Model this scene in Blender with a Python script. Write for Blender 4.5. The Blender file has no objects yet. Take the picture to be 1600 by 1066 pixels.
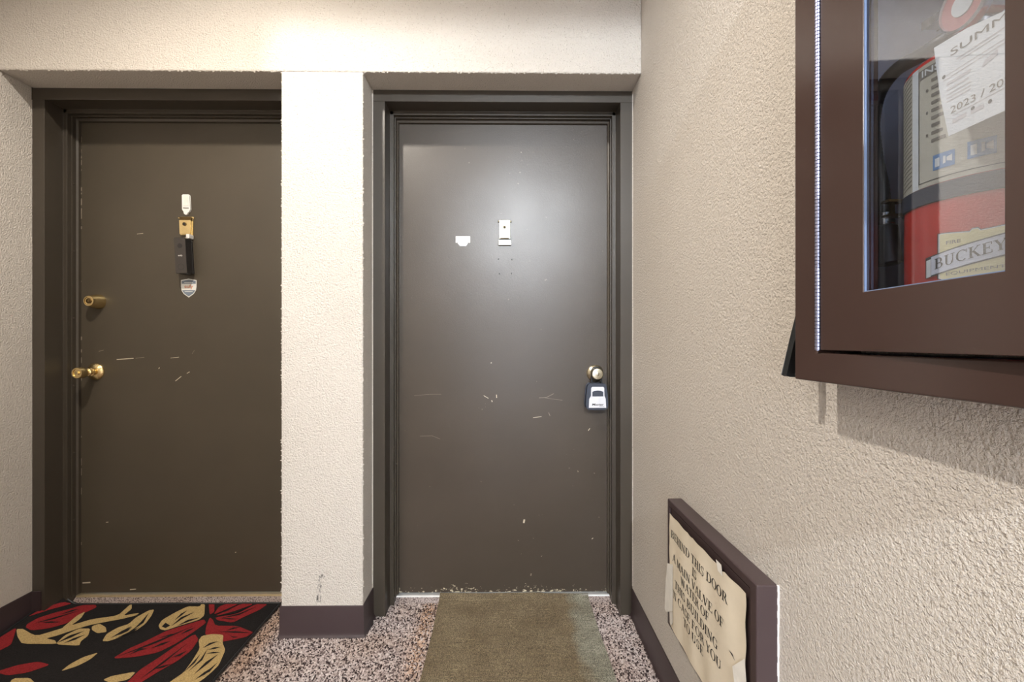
import bpy, math, random
import numpy as np

random.seed(7)
S = bpy.context.scene
COL = S.collection

# ------------------------------------------------------------------ camera
cam_d = bpy.data.cameras.new('camera')
cam_d.sensor_width = 36.0
cam_d.lens = 16.0
cam_d.clip_start = 0.02
cam = bpy.data.objects.new('camera', cam_d)
cam.location = (0.0, 0.0, 1.094)
cam.rotation_euler = (math.radians(90), 0, math.radians(-0.6))
COL.objects.link(cam)
S.camera = cam

# ------------------------------------------------------------------ world and lamps
W = bpy.data.worlds.new('world')
S.world = W
W.use_nodes = True
W.node_tree.nodes['Background'].inputs[0].default_value = (0.80, 0.88, 1.0, 1)
W.node_tree.nodes['Background'].inputs[1].default_value = 5.0


def lamp(name, loc, energy, color, radius, down=0):
    """bare globe, or (down) a flush ceiling fitting that shines below itself only"""
    d = bpy.data.lights.new(name, 'SPOT' if down else 'POINT')
    d.energy = energy
    d.color = color
    d.shadow_soft_size = radius
    if down:
        d.spot_size = math.radians(down)
        d.spot_blend = .65
    o = bpy.data.objects.new(name, d)
    o.location = loc
    COL.objects.link(o)
    return o


lamp('hall_ceiling_lamp', (-0.88, 0.70, 2.78), 98, (1.0, 0.915, 0.81), 0.03, 156)
lamp('left_fill_lamp', (-1.55, -0.35, 2.75), 26, (1.0, 0.92, 0.82), 0.10, 156)  # warm fill added for the left wall; only a faint doorbell shadow suggests it
lamp('entrance_lamp', (0.21, -2.8, 2.80), 400, (0.86, 0.93, 1.0), 0.05)

S.view_settings.view_transform = 'Standard'
S.view_settings.look = 'None'
S.view_settings.gamma = 1.0
S.view_settings.use_curve_mapping = False
S.view_settings.exposure = 0.46

# ------------------------------------------------------------------ materials


def new_mat(name):
    m = bpy.data.materials.new(name)
    m.use_nodes = True
    nt = m.node_tree
    return m, nt, nt.nodes['Principled BSDF']


def node(nt, kind, **kw):
    n = nt.nodes.new(kind)
    for k, v in kw.items():
        setattr(n, k, v)
    return n


def pos(nt, scale=(1, 1, 1)):
    g = node(nt, 'ShaderNodeNewGeometry')
    mp = node(nt, 'ShaderNodeMapping')
    mp.inputs['Scale'].default_value = scale
    nt.links.new(g.outputs['Position'], mp.inputs['Vector'])
    return mp.outputs['Vector']


def noise(nt, vec, scale, detail=3, rough=.55):
    n = node(nt, 'ShaderNodeTexNoise')
    n.inputs['Scale'].default_value = scale
    n.inputs['Detail'].default_value = detail
    n.inputs['Roughness'].default_value = rough
    nt.links.new(vec, n.inputs['Vector'])
    return n.outputs['Fac']


def ramp(nt, fac, stops):
    r = node(nt, 'ShaderNodeValToRGB')
    e = r.color_ramp.elements
    while len(e) < len(stops):
        e.new(0.5)
    for q, (p, c) in zip(e, stops):
        q.position = p
        q.color = (*c, 1) if len(c) == 3 else c
    nt.links.new(fac, r.inputs['Fac'])
    return r.outputs['Color']


def mixc(nt, fac, a, b, mode='MIX'):
    m = node(nt, 'ShaderNodeMix', data_type='RGBA', blend_type=mode)
    for sock, v in ((m.inputs[0], fac), (m.inputs[6], a), (m.inputs[7], b)):
        if isinstance(v, (int, float)):
            sock.default_value = v
        elif isinstance(v, tuple):
            sock.default_value = (*v, 1)
        else:
            nt.links.new(v, sock)
    return m.outputs[2]


def bump(nt, bsdf, h, strength, dist, prev=None):
    b = node(nt, 'ShaderNodeBump')
    b.inputs['Strength'].default_value = strength
    b.inputs['Distance'].default_value = dist
    nt.links.new(h, b.inputs['Height'])
    if prev:
        nt.links.new(prev, b.inputs['Normal'])
    nt.links.new(b.outputs['Normal'], bsdf.inputs['Normal'])
    return b.outputs['Normal']


def plain(name, col, rough=.5, metal=0.0, var=0.06, scale=40, bumpy=0.0):
    """a colour with slight procedural unevenness"""
    m, nt, b = new_mat(name)
    v = pos(nt)
    f = noise(nt, v, scale, 4)
    lo = tuple(max(0, c * (1 - var)) for c in col)
    hi = tuple(min(1, c * (1 + var)) for c in col)
    nt.links.new(ramp(nt, f, [(.3, lo), (.7, hi)]), b.inputs['Base Color'])
    b.inputs['Roughness'].default_value = rough
    b.inputs['Metallic'].default_value = metal
    if bumpy:
        bump(nt, b, noise(nt, v, scale * 6, 2), bumpy, .001)
    return m


def wall_mat():
    m, nt, b = new_mat('sprayed_stucco')
    v = pos(nt)
    big = noise(nt, v, 2.2, 3)
    base = ramp(nt, big, [(.3, (.71, .66, .597)), (.7, (.745, .695, .632))])
    pit_shade = noise(nt, v, 240, 2, .5)
    pc = ramp(nt, pit_shade, [(.29, (.40, .35, .28)), (.35, (1, 1, 1))])  # shade inside the stucco pits, put into the wall colour
    c = mixc(nt, .6, base, pc, 'MULTIPLY')
    nt.links.new(c, b.inputs['Base Color'])
    b.inputs['Roughness'].default_value = .62
    b.inputs['Specular IOR Level'].default_value = .25
    n1 = bump(nt, b, noise(nt, v, 185, 3, .6), 1.0, .0076)
    bump(nt, b, noise(nt, v, 400, 2, .6), .6, .0016, n1)
    return m


def paint_mat(name, col, rough, peel, chips=None):
    """dark semi-gloss paint; chips = (z height below which paint is chipped)"""
    m, nt, b = new_mat(name)
    v = pos(nt)
    f = noise(nt, v, 3.2, 4)
    c = ramp(nt, f, [(.15, tuple(q * .88 for q in col)), (.85, tuple(q * 1.12 for q in col))])
    if chips:
        sp = noise(nt, pos(nt, (1, 1, 1.5)), 58, 4, .7)
        big = noise(nt, v, 7, 2)
        sep = node(nt, 'ShaderNodeSeparateXYZ')
        nt.links.new(pos(nt), sep.inputs[0])
        mr = node(nt, 'ShaderNodeMapRange')
        mr.inputs['From Min'].default_value = .022
        mr.inputs['From Max'].default_value = chips
        mr.inputs['To Min'].default_value = .17
        mr.inputs['To Max'].default_value = -.05
        nt.links.new(sep.outputs['Z'], mr.inputs['Value'])
        a1 = node(nt, 'ShaderNodeMath', operation='ADD')
        nt.links.new(sp, a1.inputs[0])
        nt.links.new(mr.outputs[0], a1.inputs[1])
        a2 = node(nt, 'ShaderNodeMath', operation='MULTIPLY_ADD')
        nt.links.new(big, a2.inputs[0])
        a2.inputs[1].default_value = .28
        nt.links.new(a1.outputs[0], a2.inputs[2])
        k = ramp(nt, a2.outputs[0], [(.835, (0, 0, 0)), (.85, (1, 1, 1))])
        c = mixc(nt, k, c, (.62, .55, .40))
    nt.links.new(c, b.inputs['Base Color'])
    rr = ramp(nt, noise(nt, v, 4, 2), [(.2, (rough * .92,) * 3), (.8, (rough * 1.1,) * 3)])
    nt.links.new(rr, b.inputs['Roughness'])
    b.inputs['Specular IOR Level'].default_value = .5
    if peel:
        bump(nt, b, noise(nt, v, 330, 2), peel, .0010)
    return m


def carpet_mat(attr):
    m, nt, b = new_mat('carpet_loops' if attr else 'carpet_backing')
    if attr:
        a = node(nt, 'ShaderNodeAttribute', attribute_name='tuft')
        c = a.outputs['Color']
    else:
        c = ramp(nt, noise(nt, pos(nt), 260, 1), [(.36, (.06, .045, .045)), (.46, (.30, .25, .24)), (.62, (.44, .38, .36))])
    v = pos(nt)
    dirt = ramp(nt, noise(nt, v, 5, 4), [(.35, (.86, .80, .74)), (.6, (1, 1, 1))])
    c = mixc(nt, 1.0, c, dirt, 'MULTIPLY')
    nt.links.new(c, b.inputs['Base Color'])
    b.inputs['Roughness'].default_value = .95
    b.inputs['Specular IOR Level'].default_value = .1
    return m


def runner_mat():
    m, nt, b = new_mat('ribbed_olive_mat')
    v = pos(nt)
    streak = noise(nt, pos(nt, (7, 90, 1)), 2.0, 5, .7)
    col = ramp(nt, streak, [(.25, (.095, .073, .044)), (.45, (.140, .109, .068)), (.6, (.155, .120, .072)), (.72, (.25, .20, .115))])
    sep = node(nt, 'ShaderNodeSeparateXYZ')
    wob = node(nt, 'ShaderNodeVectorMath', operation='ADD')
    nt.links.new(v, wob.inputs[0])
    nz = node(nt, 'ShaderNodeTexNoise')
    nz.inputs['Scale'].default_value = 9
    nt.links.new(v, nz.inputs['Vector'])
    sc = node(nt, 'ShaderNodeVectorMath', operation='SCALE')
    sc.inputs['Scale'].default_value = .12
    nt.links.new(nz.outputs['Color'], sc.inputs[0])
    nt.links.new(sc.outputs[0], wob.inputs[1])
    nt.links.new(wob.outputs[0], sep.inputs[0])
    dusty = ramp(nt, sep.outputs['X'], [(.300, (0, 0, 0)), (.345, (1, 1, 1))])
    grey = ramp(nt, streak, [(.28, (.125, .118, .088)), (.75, (.27, .255, .20))])
    col = mixc(nt, dusty, col, grey)
    blot = ramp(nt, noise(nt, v, 7, 4), [(.3, (.78, .74, .70)), (.65, (1.12, 1.12, 1.12))])
    col = mixc(nt, .9, col, blot, 'MULTIPLY')
    grain = ramp(nt, noise(nt, v, 330, 2), [(.38, (.35, .35, .35)), (.62, (1.5, 1.5, 1.5))])
    col = mixc(nt, .8, col, grain, 'MULTIPLY')
    nt.links.new(col, b.inputs['Base Color'])
    b.inputs['Roughness'].default_value = .85
    b.inputs['Specular IOR Level'].default_value = .2
    bump(nt, b, noise(nt, v, 420, 1), .5, .0015)
    return m


def cloth_mat(name, col):
    m, nt, b = new_mat(name)
    v = pos(nt)
    g = ramp(nt, noise(nt, v, 300, 2), [(.3, tuple(c * .68 for c in col)), (.7, tuple(min(1, c * 1.25) for c in col))])
    nt.links.new(g, b.inputs['Base Color'])
    b.inputs['Roughness'].default_value = .9
    b.inputs['Specular IOR Level'].default_value = .15
    bump(nt, b, noise(nt, v, 300, 2), .5, .0015)
    return m


def pane_mat():
    m = bpy.data.materials.new('clear_acrylic')
    m.use_nodes = True
    nt = m.node_tree
    nt.nodes.clear()
    out = node(nt, 'ShaderNodeOutputMaterial')
    mx = node(nt, 'ShaderNodeMixShader')
    lw = node(nt, 'ShaderNodeLayerWeight')          # the same for both faces of the sheet
    pw = node(nt, 'ShaderNodeMath', operation='POWER')
    pw.inputs[1].default_value = 5
    nt.links.new(lw.outputs['Facing'], pw.inputs[0])
    fr = node(nt, 'ShaderNodeMath', operation='MULTIPLY_ADD')
    fr.inputs[1].default_value = .85
    fr.inputs[2].default_value = .15
    nt.links.new(pw.outputs[0], fr.inputs[0])
    tr = node(nt, 'ShaderNodeBsdfTransparent')
    tr.inputs['Color'].default_value = (.90, .94, 1.0, 1)
    gl = node(nt, 'ShaderNodeBsdfGlossy')
    gl.inputs['Roughness'].default_value = .012
    nt.links.new(fr.outputs[0], mx.inputs[0])
    nt.links.new(tr.outputs[0], mx.inputs[1])
    nt.links.new(gl.outputs[0], mx.inputs[2])
    nt.links.new(mx.outputs[0], out.inputs[0])
    return m


def scuff_mat():
    m, nt, b = new_mat('grey_scuff')
    b.inputs['Base Color'].default_value = (.12, .115, .10, 1)
    b.inputs['Roughness'].default_value = .8
    a = ramp(nt, noise(nt, pos(nt, (2.2, 1, .8)), 60, 4, .7), [(.46, (0, 0, 0)), (.64, (.75, .75, .75))])
    nt.links.new(a, b.inputs['Alpha'])
    return m


M = {
    'wall': wall_mat(),
    'ceiling': plain('ceiling_white', (.74, .70, .64), .8),
    'frame': paint_mat('brown_frame_paint', (.054, .044, .033), .36, .10),
    'leaf_l': paint_mat('brown_door_paint', (.068, .055, .038), .42, .12),
    'leaf_r': paint_mat('brown_door_paint_glossy', (.060, .047, .035), .33, .28, .075),
    'base': paint_mat('maroon_vinyl', (.050, .034, .036), .34, .05),
    'cab': paint_mat('maroon_enamel', (.062, .036, .030), .24, .03),
    'cab_in': plain('slate_enamel', (.62, .68, .80), .4),
    'valve': paint_mat('maroon_enamel_panel', (.055, .036, .037), .34, .05),
    'carpet': carpet_mat(True),
    'floor': carpet_mat(False),
    'runner': runner_mat(),
    'rug_k': cloth_mat('black_rug_wool', (.018, .016, .016)),
    'rug_r': cloth_mat('red_rug_wool', (.26, .022, .025)),
    'rug_c': cloth_mat('cream_rug_wool', (.50, .36, .16)),
    'brass': plain('polished_brass', (.84, .66, .34), .26, 1.0),
    'brass_p': plain('pale_worn_brass', (.58, .53, .40), .30, 1.0),
    'brass_d': plain('dark_brass', (.16, .11, .05), .35, 1.0),
    'steel': plain('brushed_steel', (.70, .71, .74), .25, 1.0),
    'hinge': plain('zinc_hinge', (.36, .37, .50), .42, 1.0),
    'alu': plain('dull_aluminium', (.52, .51, .49), .5, .4),
    'brass_sill': plain('worn_brass_sill', (.46, .36, .21), .5, .6),
    'rubber': plain('black_rubber', (.016, .018, .020), .36),
    'plastic_k': plain('black_plastic', (.018, .016, .016), .4),
    'plastic_d': plain('charcoal_plastic', (.045, .038, .034), .42),
    'navy': plain('navy_vinyl', (.030, .038, .060), .4),
    'silver': plain('silver_paint', (.72, .73, .78), .35, .2),
    'white': plain('white_plastic', (.80, .79, .76), .4),
    'caulk': plain('white_caulk', (.78, .77, .78), .6),
    'paper': plain('cream_paper', (.74, .66, .52), .8, var=.08, scale=9),
    'paper_w': plain('tag_paper', (.84, .82, .77), .7),
    'tape': plain('masking_tape', (.82, .80, .74), .6),
    'ink': plain('black_ink', (.022, .020, .018), .7),
    'ink_b': plain('brown_grey_ink', (.20, .17, .13), .7),
    'ink_f': plain('faint_pink_ink', (.66, .60, .57), .7),
    'ink_o': plain('orange_ink', (.62, .20, .08), .6),
    'red': plain('red_enamel', (.62, .030, .020), .22),
    'label': plain('beige_label', (.56, .51, .39), .45),
    'label_w': plain('white_label', (.74, .74, .70), .4),
    'blue': plain('blue_ink', (.10, .24, .46), .5),
    'badge': plain('pale_yellow_print', (.78, .68, .34), .4),
    'grey_b': plain('blue_grey_print', (.17, .21, .26), .5),
    'pane': pane_mat(),
    'gauge': plain('gauge_face_reflection_pink', (.52, .20, .19), .4),  # red ring paled to pink: window reflection put into the colour
    'edge': plain('pale_blue_pane_edge', (.20, .28, .46), .4),
    'scuff': scuff_mat(),
    'chip': plain('bare_paint_chip', (.60, .53, .40), .7),
    'scratch': plain('light_scratch', (.26, .22, .17), .6),
}

# ------------------------------------------------------------------ mesh helpers
ROOT = {}


class MB:
    def __init__(self):
        self.v, self.f = [], []

    def add(self, vs, fs):
        o = len(self.v)
        self.v += [tuple(q) for q in vs]
        self.f += [tuple(i + o for i in q) for q in fs]
        return self

    def box(self, x0, x1, y0, y1, z0, z1):
        return self.add([(x0, y0, z0), (x1, y0, z0), (x1, y1, z0), (x0, y1, z0), (x0, y0, z1), (x1, y0, z1), (x1, y1, z1), (x0, y1, z1)],
                        [(0, 3, 2, 1), (4, 5, 6, 7), (0, 1, 5, 4), (1, 2, 6, 5), (2, 3, 7, 6), (3, 0, 4, 7)])

    def prism(self, poly, fn, d0, d1):
        """poly (2D) extruded between depths; fn(a, b, d) gives the 3D point"""
        n = len(poly)
        vs = [fn(a, b, d0) for a, b in poly] + [fn(a, b, d1) for a, b in poly]
        fs = [tuple(range(n)), tuple(range(2 * n - 1, n - 1, -1))]
        fs += [(i, (i + 1) % n, n + (i + 1) % n, n + i) for i in range(n)]
        return self.add(vs, fs)

    def lathe(self, prof, o, ax, n=24):
        """prof: (radius, distance along ax)"""
        ax = np.array(ax, float)
        ax /= np.linalg.norm(ax)
        t = np.array((0, 0, 1.0)) if abs(ax[2]) < .9 else np.array((1.0, 0, 0))
        a = np.cross(ax, t)
        a /= np.linalg.norm(a)
        b = np.cross(ax, a)
        o = np.array(o, float)
        vs, fs = [], []
        for r, h in prof:
            for k in range(n):
                w = 2 * math.pi * k / n
                vs.append(o + ax * h + r * (a * math.cos(w) + b * math.sin(w)))
        for i in range(len(prof) - 1):
            for k in range(n):
                k2 = (k + 1) % n
                fs.append((i * n + k, i * n + k2, (i + 1) * n + k2, (i + 1) * n + k))
        fs.append(tuple(range(n - 1, -1, -1)))
        m = len(prof) - 1
        fs.append(tuple(m * n + k for k in range(n)))
        return self.add(vs, fs)

    def tube(self, pts, r, n=10):
        pts = [np.array(p, float) for p in pts]
        vs, fs = [], []
        up = np.array((.31, .22, .92))
        for i, p in enumerate(pts):
            t = pts[min(i + 1, len(pts) - 1)] - pts[max(i - 1, 0)]
            t /= np.linalg.norm(t)
            a = np.cross(t, up)
            a /= np.linalg.norm(a)
            b = np.cross(t, a)
            rr = r[i] if isinstance(r, (list, tuple)) else r
            for k in range(n):
                w = 2 * math.pi * k / n
                vs.append(p + rr * (a * math.cos(w) + b * math.sin(w)))
        for i in range(len(pts) - 1):
            for k in range(n):
                k2 = (k + 1) % n
                fs.append((i * n + k, i * n + k2, (i + 1) * n + k2, (i + 1) * n + k))
        fs.append(tuple(range(n - 1, -1, -1)))
        m = len(pts) - 1
        fs.append(tuple(m * n + k for k in range(n)))
        return self.add(vs, fs)

    def build(self, name, mat, parent=None, bevel=0, smooth=False, seg=2):
        v = np.array(self.v, float)
        if parent is not None:
            org = np.array(ROOT[parent.name])
        else:
            lo, hi = v.min(0), v.max(0)
            org = np.array(((lo[0] + hi[0]) / 2, (lo[1] + hi[1]) / 2, lo[2]))
        me = bpy.data.meshes.new(name)
        me.from_pydata((v - org).tolist(), [], self.f)
        me.materials.append(M[mat] if isinstance(mat, str) else mat)
        o = bpy.data.objects.new(name, me)
        COL.objects.link(o)
        if parent is not None:
            o.parent = parent
        else:
            o.location = org
        ROOT[o.name] = tuple(org)
        if smooth:
            me.polygons.foreach_set('use_smooth', [True] * len(me.polygons))
            me.update()
            if hasattr(me, 'set_sharp_from_angle'):
                me.set_sharp_from_angle(angle=math.radians(40))
        if bevel:
            b = o.modifiers.new('bevel', 'BEVEL')
            b.width = bevel
            b.segments = seg
            b.limit_method = 'ANGLE'
        me.validate()
        return o


def empty(name, loc):
    o = bpy.data.objects.new(name, None)
    o.empty_display_size = .05
    o.location = loc
    COL.objects.link(o)
    ROOT[o.name] = tuple(loc)
    return o


def tag(o, label=None, cat=None, group=None, kind=None):
    if label:
        o['label'] = label
    if cat:
        o['category'] = cat
    if group:
        o['group'] = group
    if kind:
        o['kind'] = kind
    return o


def text_mesh(s, size=1.0, bold=0.0):
    """flat mesh of a built-in-font string: vertices (x, y), faces"""
    cu = bpy.data.curves.new('lettering', 'FONT')
    cu.body = s
    cu.size = size
    cu.offset = bold
    cu.resolution_u = 3
    o = bpy.data.objects.new('lettering', cu)
    COL.objects.link(o)
    dg = bpy.context.evaluated_depsgraph_get()
    ev = o.evaluated_get(dg)
    me = ev.to_mesh()
    v = [(q.co.x, q.co.y) for q in me.vertices]
    f = [tuple(p.vertices) for p in me.polygons]
    ev.to_mesh_clear()
    bpy.data.objects.remove(o)
    bpy.data.curves.remove(cu)
    return v, f


def text_on(mb, s, fn, x0, x1, y0, y1, bold=0.0):
    """fit a string into a rectangle; fn(a, b) gives the 3D point"""
    v, f = text_mesh(s, 1.0, bold)
    xs = [q[0] for q in v]
    ys = [q[1] for q in v]
    ax, bx, ay, by = min(xs), max(xs), min(ys), max(ys)
    mb.add([fn(x0 + (q[0] - ax) / (bx - ax) * (x1 - x0), y0 + (q[1] - ay) / (by - ay) * (y1 - y0)) for q in v], f)
    return mb


# ------------------------------------------------------------------ serif lettering (thick stems, thin bars, slab serifs)
T, t_ = .155, .055


def _v(x, y0=0, y1=1, w=T):
    return [(x - w / 2, y0), (x + w / 2, y0), (x + w / 2, y1), (x - w / 2, y1)]


def _h(x0, x1, y, w=t_):
    return [(x0, y - w / 2), (x1, y - w / 2), (x1, y + w / 2), (x0, y + w / 2)]


def _s(x, y, w=.34):
    y = min(max(y, t_ / 2), 1 - t_ / 2)
    return _h(x - w / 2, x + w / 2, y)


def _d(x0, y0, x1, y1, w):
    return [(x0 - w / 2, y0), (x0 + w / 2, y0), (x1 + w / 2, y1), (x1 - w / 2, y1)]


def _arc(cx, cy, rx, ry, a0, a1, n=14, th=T):
    out = []
    for i in range(n):
        q = []
        for k in (i, i + 1):
            a = math.radians(a0 + (a1 - a0) * k / n)
            w = t_ + (th - t_) * abs(math.cos(a)) ** 1.5
            q.append(((cx + rx * math.cos(a), cy + ry * math.sin(a)), (cx + (rx - w) * math.cos(a), cy + (ry - min(w, t_ * 1.3)) * math.sin(a))))
        out.append([q[0][0], q[1][0], q[1][1], q[0][1]])
    return out


def glyph(c):
    if c == 'I':
        return .42, [_v(.21), _s(.21, 0), _s(.21, 1)]
    if c == 'T':
        return .76, [_v(.38), _s(.38, 0), _h(.04, .72, 1 - t_ / 2), _v(.07, .74, 1, .05), _v(.69, .74, 1, .05)]
    if c == 'L':
        return .70, [_v(.2), _s(.2, 1), _h(.05, .66, t_ / 2), _v(.64, 0, .28, .05)]
    if c in 'EF':
        g = [_v(.2), _s(.2, 1, .30), _h(.1, .64, 1 - t_ / 2), _v(.62, .76, 1, .05), _h(.2, .5, .52), _v(.49, .40, .64, .05)]
        g += [_h(.05, .68, t_ / 2), _v(.66, 0, .27, .05)] if c == 'E' else [_s(.2, 0)]
        return .74, g
    if c == 'H':
        return .88, [_v(.2), _v(.68), _s(.2, 0), _s(.2, 1), _s(.68, 0), _s(.68, 1), _h(.2, .68, .52)]
    if c == 'U':
        return .86, [_v(.2, .3, 1), _s(.2, 1), _v(.67, .3, 1, .06), _s(.67, 1, .28)] + _arc(.41, .33, .288, .345, 180, 360, 14, .13)
    if c in 'DBPR':
        g = [_v(.2), _s(.2, 0, .30), _s(.2, 1, .30)]
        if c == 'D':
            g += [_h(.2, .42, 1 - t_ / 2), _h(.2, .42, t_ / 2)] + _arc(.40, .5, .41, .5, -90, 90, 18)
            return .86, g
        g += [_h(.2, .42, 1 - t_ / 2), _h(.2, .42, .51)] + _arc(.40, .74, .26, .26, -90, 90)
        if c == 'B':
            g += [_h(.2, .42, t_ / 2)] + _arc(.40, .26, .32, .265, -90, 90)
        if c == 'R':
            g += [_d(.74, 0, .45, .5, .17), _s(.76, 0, .2)]
        return .80, g
    if c in 'OCGQ':
        if c == 'O':
            return .90, _arc(.45, .5, .41, .515, 0, 360, 26)
        g = _arc(.45, .5, .41, .515, 48, 312, 20) + [_v(.74, .68, 1.0, .05)]
        if c == 'G':
            g += [_v(.70, .04, .44, .14), _s(.70, .44, .30)]
        return .84, g
    if c == 'S':
        return .62, _arc(.31, .75, .22, .265, 20, 270, 14, .10) + _arc(.31, .255, .24, .27, -160, 90, 14, .12) + [_v(.52, .70, 1, .045), _v(.08, 0, .3, .045)]
    if c == 'A':
        return .86, [_d(.10, 0, .42, 1, .06), _d(.72, 0, .42, 1, .17), _h(.2, .62, .34), _s(.11, 0, .24), _s(.72, 0, .30)]
    if c == 'V':
        return .84, [_d(.42, 0, .13, 1, .17), _d(.42, 0, .70, 1, .06), _s(.13, 1, .30), _s(.70, 1, .24)]
    if c == 'W':
        return 1.14, [_d(.36, 0, .13, 1, .16), _d(.36, 0, .58, 1, .06), _d(.80, 0, .57, 1, .16), _d(.80, 0, 1.02, 1, .06), _s(.13, 1, .28), _s(.57, 1, .2), _s(1.02, 1, .22)]
    if c == 'M':
        return 1.06, [_v(.16, 0, 1, .06), _v(.88), _d(.50, .08, .18, 1, .16), _d(.50, .08, .86, 1, .06), _s(.16, 0, .26), _s(.88, 0), _s(.12, 1, .2), _s(.92, 1, .24)]
    if c == 'N':
        return .90, [_v(.18, 0, 1, .06), _v(.72, 0, 1, .06), _d(.72, 0, .17, 1, .17), _s(.18, 0, .26), _s(.12, 1, .22), _s(.72, 1, .26)]
    if c == 'Y':
        return .84, [_v(.42, 0, .48), _d(.42, .44, .13, 1, .17), _d(.42, .44, .71, 1, .06), _s(.42, 0), _s(.13, 1, .28), _s(.71, 1, .22)]
    if c == 'K':
        return .86, [_v(.2), _s(.2, 0), _s(.2, 1), _d(.28, .46, .68, 1, .07), _d(.74, 0, .36, .58, .18), _s(.70, 1, .24), _s(.74, 0, .26)]
    return .34, []


def serif_text(mb, s, fn, x0, x1, y0, y1):
    w = sum(glyph(c)[0] for c in s)
    k = (x1 - x0) / w
    x = 0
    for c in s:
        a, polys = glyph(c)
        for p in polys:
            mb.add([fn(x0 + (x + px) * k, y0 + py * (y1 - y0)) for px, py in p], [tuple(range(len(p)))])
        x += a
    return mb

# ------------------------------------------------------------------ the setting
XL, XR = -1.870, 0.500        # side walls
YO, YF, YS, YD = 1.690, 1.810, 1.885, 1.935   # wall face, frame face, stop, door face
ZC, ZL = 2.90, 2.091          # ceiling, underside of the lintel
YB = -4.2                     # far end of the entrance behind the camera
PX0, PX1 = -0.835, -0.534     # pier between the doors

fl = tag(MB().box(XL - .2, XR + .3, YB, 2.10, -.10, 0).build('floor', 'floor'), kind='structure')
# the carpet rides up to each threshold
for xa, zt in ((XL + .066, .022), (PX1 + .066, .014)):
    MB().prism([(1.893, 0), (1.9205, zt), (1.9215, zt), (1.9215, 0)], lambda p, q, r: (r, p, q), xa, xa + .902).build('carpet_nosing', 'floor', fl)
tag(MB().box(XL - .2, XR + .3, YB, 2.10, ZC, ZC + .1).build('ceiling', 'ceiling'), kind='structure')
tag(MB().box(XL - .2, XL, YB, 2.10, 0, ZC).build('wall_left', 'wall'), kind='structure')

# right wall with the recess of the extinguisher cabinet
HY0, HY1, HZ0, HZ1 = .315, .635, 1.080, 1.840
m = MB()
m.box(XR, XR + .3, HY1, 2.10, 0, ZC).box(XR, XR + .3, YB, HY0, 0, ZC)
m.box(XR, XR + .3, HY0, HY1, 0, HZ0).box(XR, XR + .3, HY0, HY1, HZ1, ZC)
m.box(XR + .2, XR + .3, HY0, HY1, HZ0, HZ1)
tag(m.build('wall_right', 'wall'), kind='structure')

# back wall: lintel over both recesses and the pier, edges a little uneven like sprayed plaster
m = MB()


m.box(XL, XR, YO, 2.10, ZL, ZC)
m.box(PX0, PX1, YO, 2.10, 0, ZL)
wb = tag(m.build('wall_back', 'wall', bevel=.004), kind='structure')
# plaster crumbs along the arrises, so the edges are not ruler straight
rnd = random.Random(3)
m = MB()


def crumb(m, x, y, z, s):
    a = [rnd.uniform(.6, 1.2) * s for _ in range(6)]
    m.add([(x - a[0], y, z), (x + a[1], y, z), (x, y - a[2] * .5, z), (x, y + a[3] * .5, z), (x, y, z - a[4] * .7), (x, y, z + a[5] * .7)],
          [(0, 2, 4), (2, 1, 4), (1, 3, 4), (3, 0, 4), (2, 0, 5), (1, 2, 5), (3, 1, 5), (0, 3, 5)])


for x0, x1 in ((XL + .01, PX0 - .003), (PX1 + .003, XR - .01)):
    for _ in range(120):
        crumb(m, rnd.uniform(x0, x1), YO + .003, ZL + rnd.uniform(-.001, .002), rnd.uniform(.002, .0055))
for x in (PX0, PX1):
    for _ in range(110):
        crumb(m, x + rnd.uniform(-.0012, .0012), YO + .003, rnd.uniform(.12, ZL), rnd.uniform(.002, .005))
tag(m.build('plaster_crumbs', 'wall', wb), kind='stuff')
MB().prism([(-.705, .128), (-.690, .128), (-.684, .215), (-.672, .222), (-.684, .236), (-.697, .226), (-.704, .19)], lambda a, b, d: (a, d, b), YO - .0006, YO + .002).build('scuff_mark', 'scuff', wb)

# unseen partition, added so its opening shapes the entrance lamp's patch of light
tag(MB().box(XL, -.271, -.92, -.80, 0, ZC).box(-.271, XR, -.92, -.80, 2.577, ZC).build('wall_front_occluder', 'wall'), kind='structure')


# cove base along the walls
def cove(m, p0, p1, out, h=.110):
    """p0, p1: ends along the wall (x, y); out: unit vector away from the wall"""
    prof = [(0, 0), (.014, 0), (.0135, .002), (.0095, .006), (.0065, .013), (.0050, .022), (.0045, h - .004), (.003, h), (0, h)]
    n = len(prof)
    vs = []
    for p in (p0, p1):
        for a, b in prof:
            vs.append((p[0] + out[0] * a, p[1] + out[1] * a, b))
    fs = [tuple(range(n)), tuple(range(2 * n - 1, n - 1, -1))] + [(i, (i + 1) % n, n + (i + 1) % n, n + i) for i in range(n)]
    return m.add(vs, fs)


tag(cove(MB(), (XR, -.8), (XR, YF - .001), (-1, 0), .107).build('baseboard_right', 'base', smooth=True), kind='structure')
m = cove(MB(), (XL, -.8), (XL, YF - .004), (1, 0))
m.box(XL, XL + .038, YF - .006, YF, 0, .110)
tag(m.build('baseboard_left', 'base', smooth=True), kind='structure')
m = MB()
prof = [(.014, 0), (.0135, .002), (.0095, .006), (.0065, .013), (.0050, .022), (.0045, .111), (.003, .115), (0, .1155)]
rings = [[(PX0 - a, YF - .001, b), (PX0 - a, YO - a, b), (PX1 + a, YO - a, b), (PX1 + a, YF - .001, b)] for a, b in prof]
vs = [q for r in rings for q in r]
fs = []
for i in range(len(prof) - 1):
    for k in range(3):
        fs.append((i * 4 + k, i * 4 + k + 1, (i + 1) * 4 + k + 1, (i + 1) * 4 + k))
m.add(vs, fs)
tag(m.build('baseboard_back', 'base', smooth=True), kind='structure')

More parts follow.
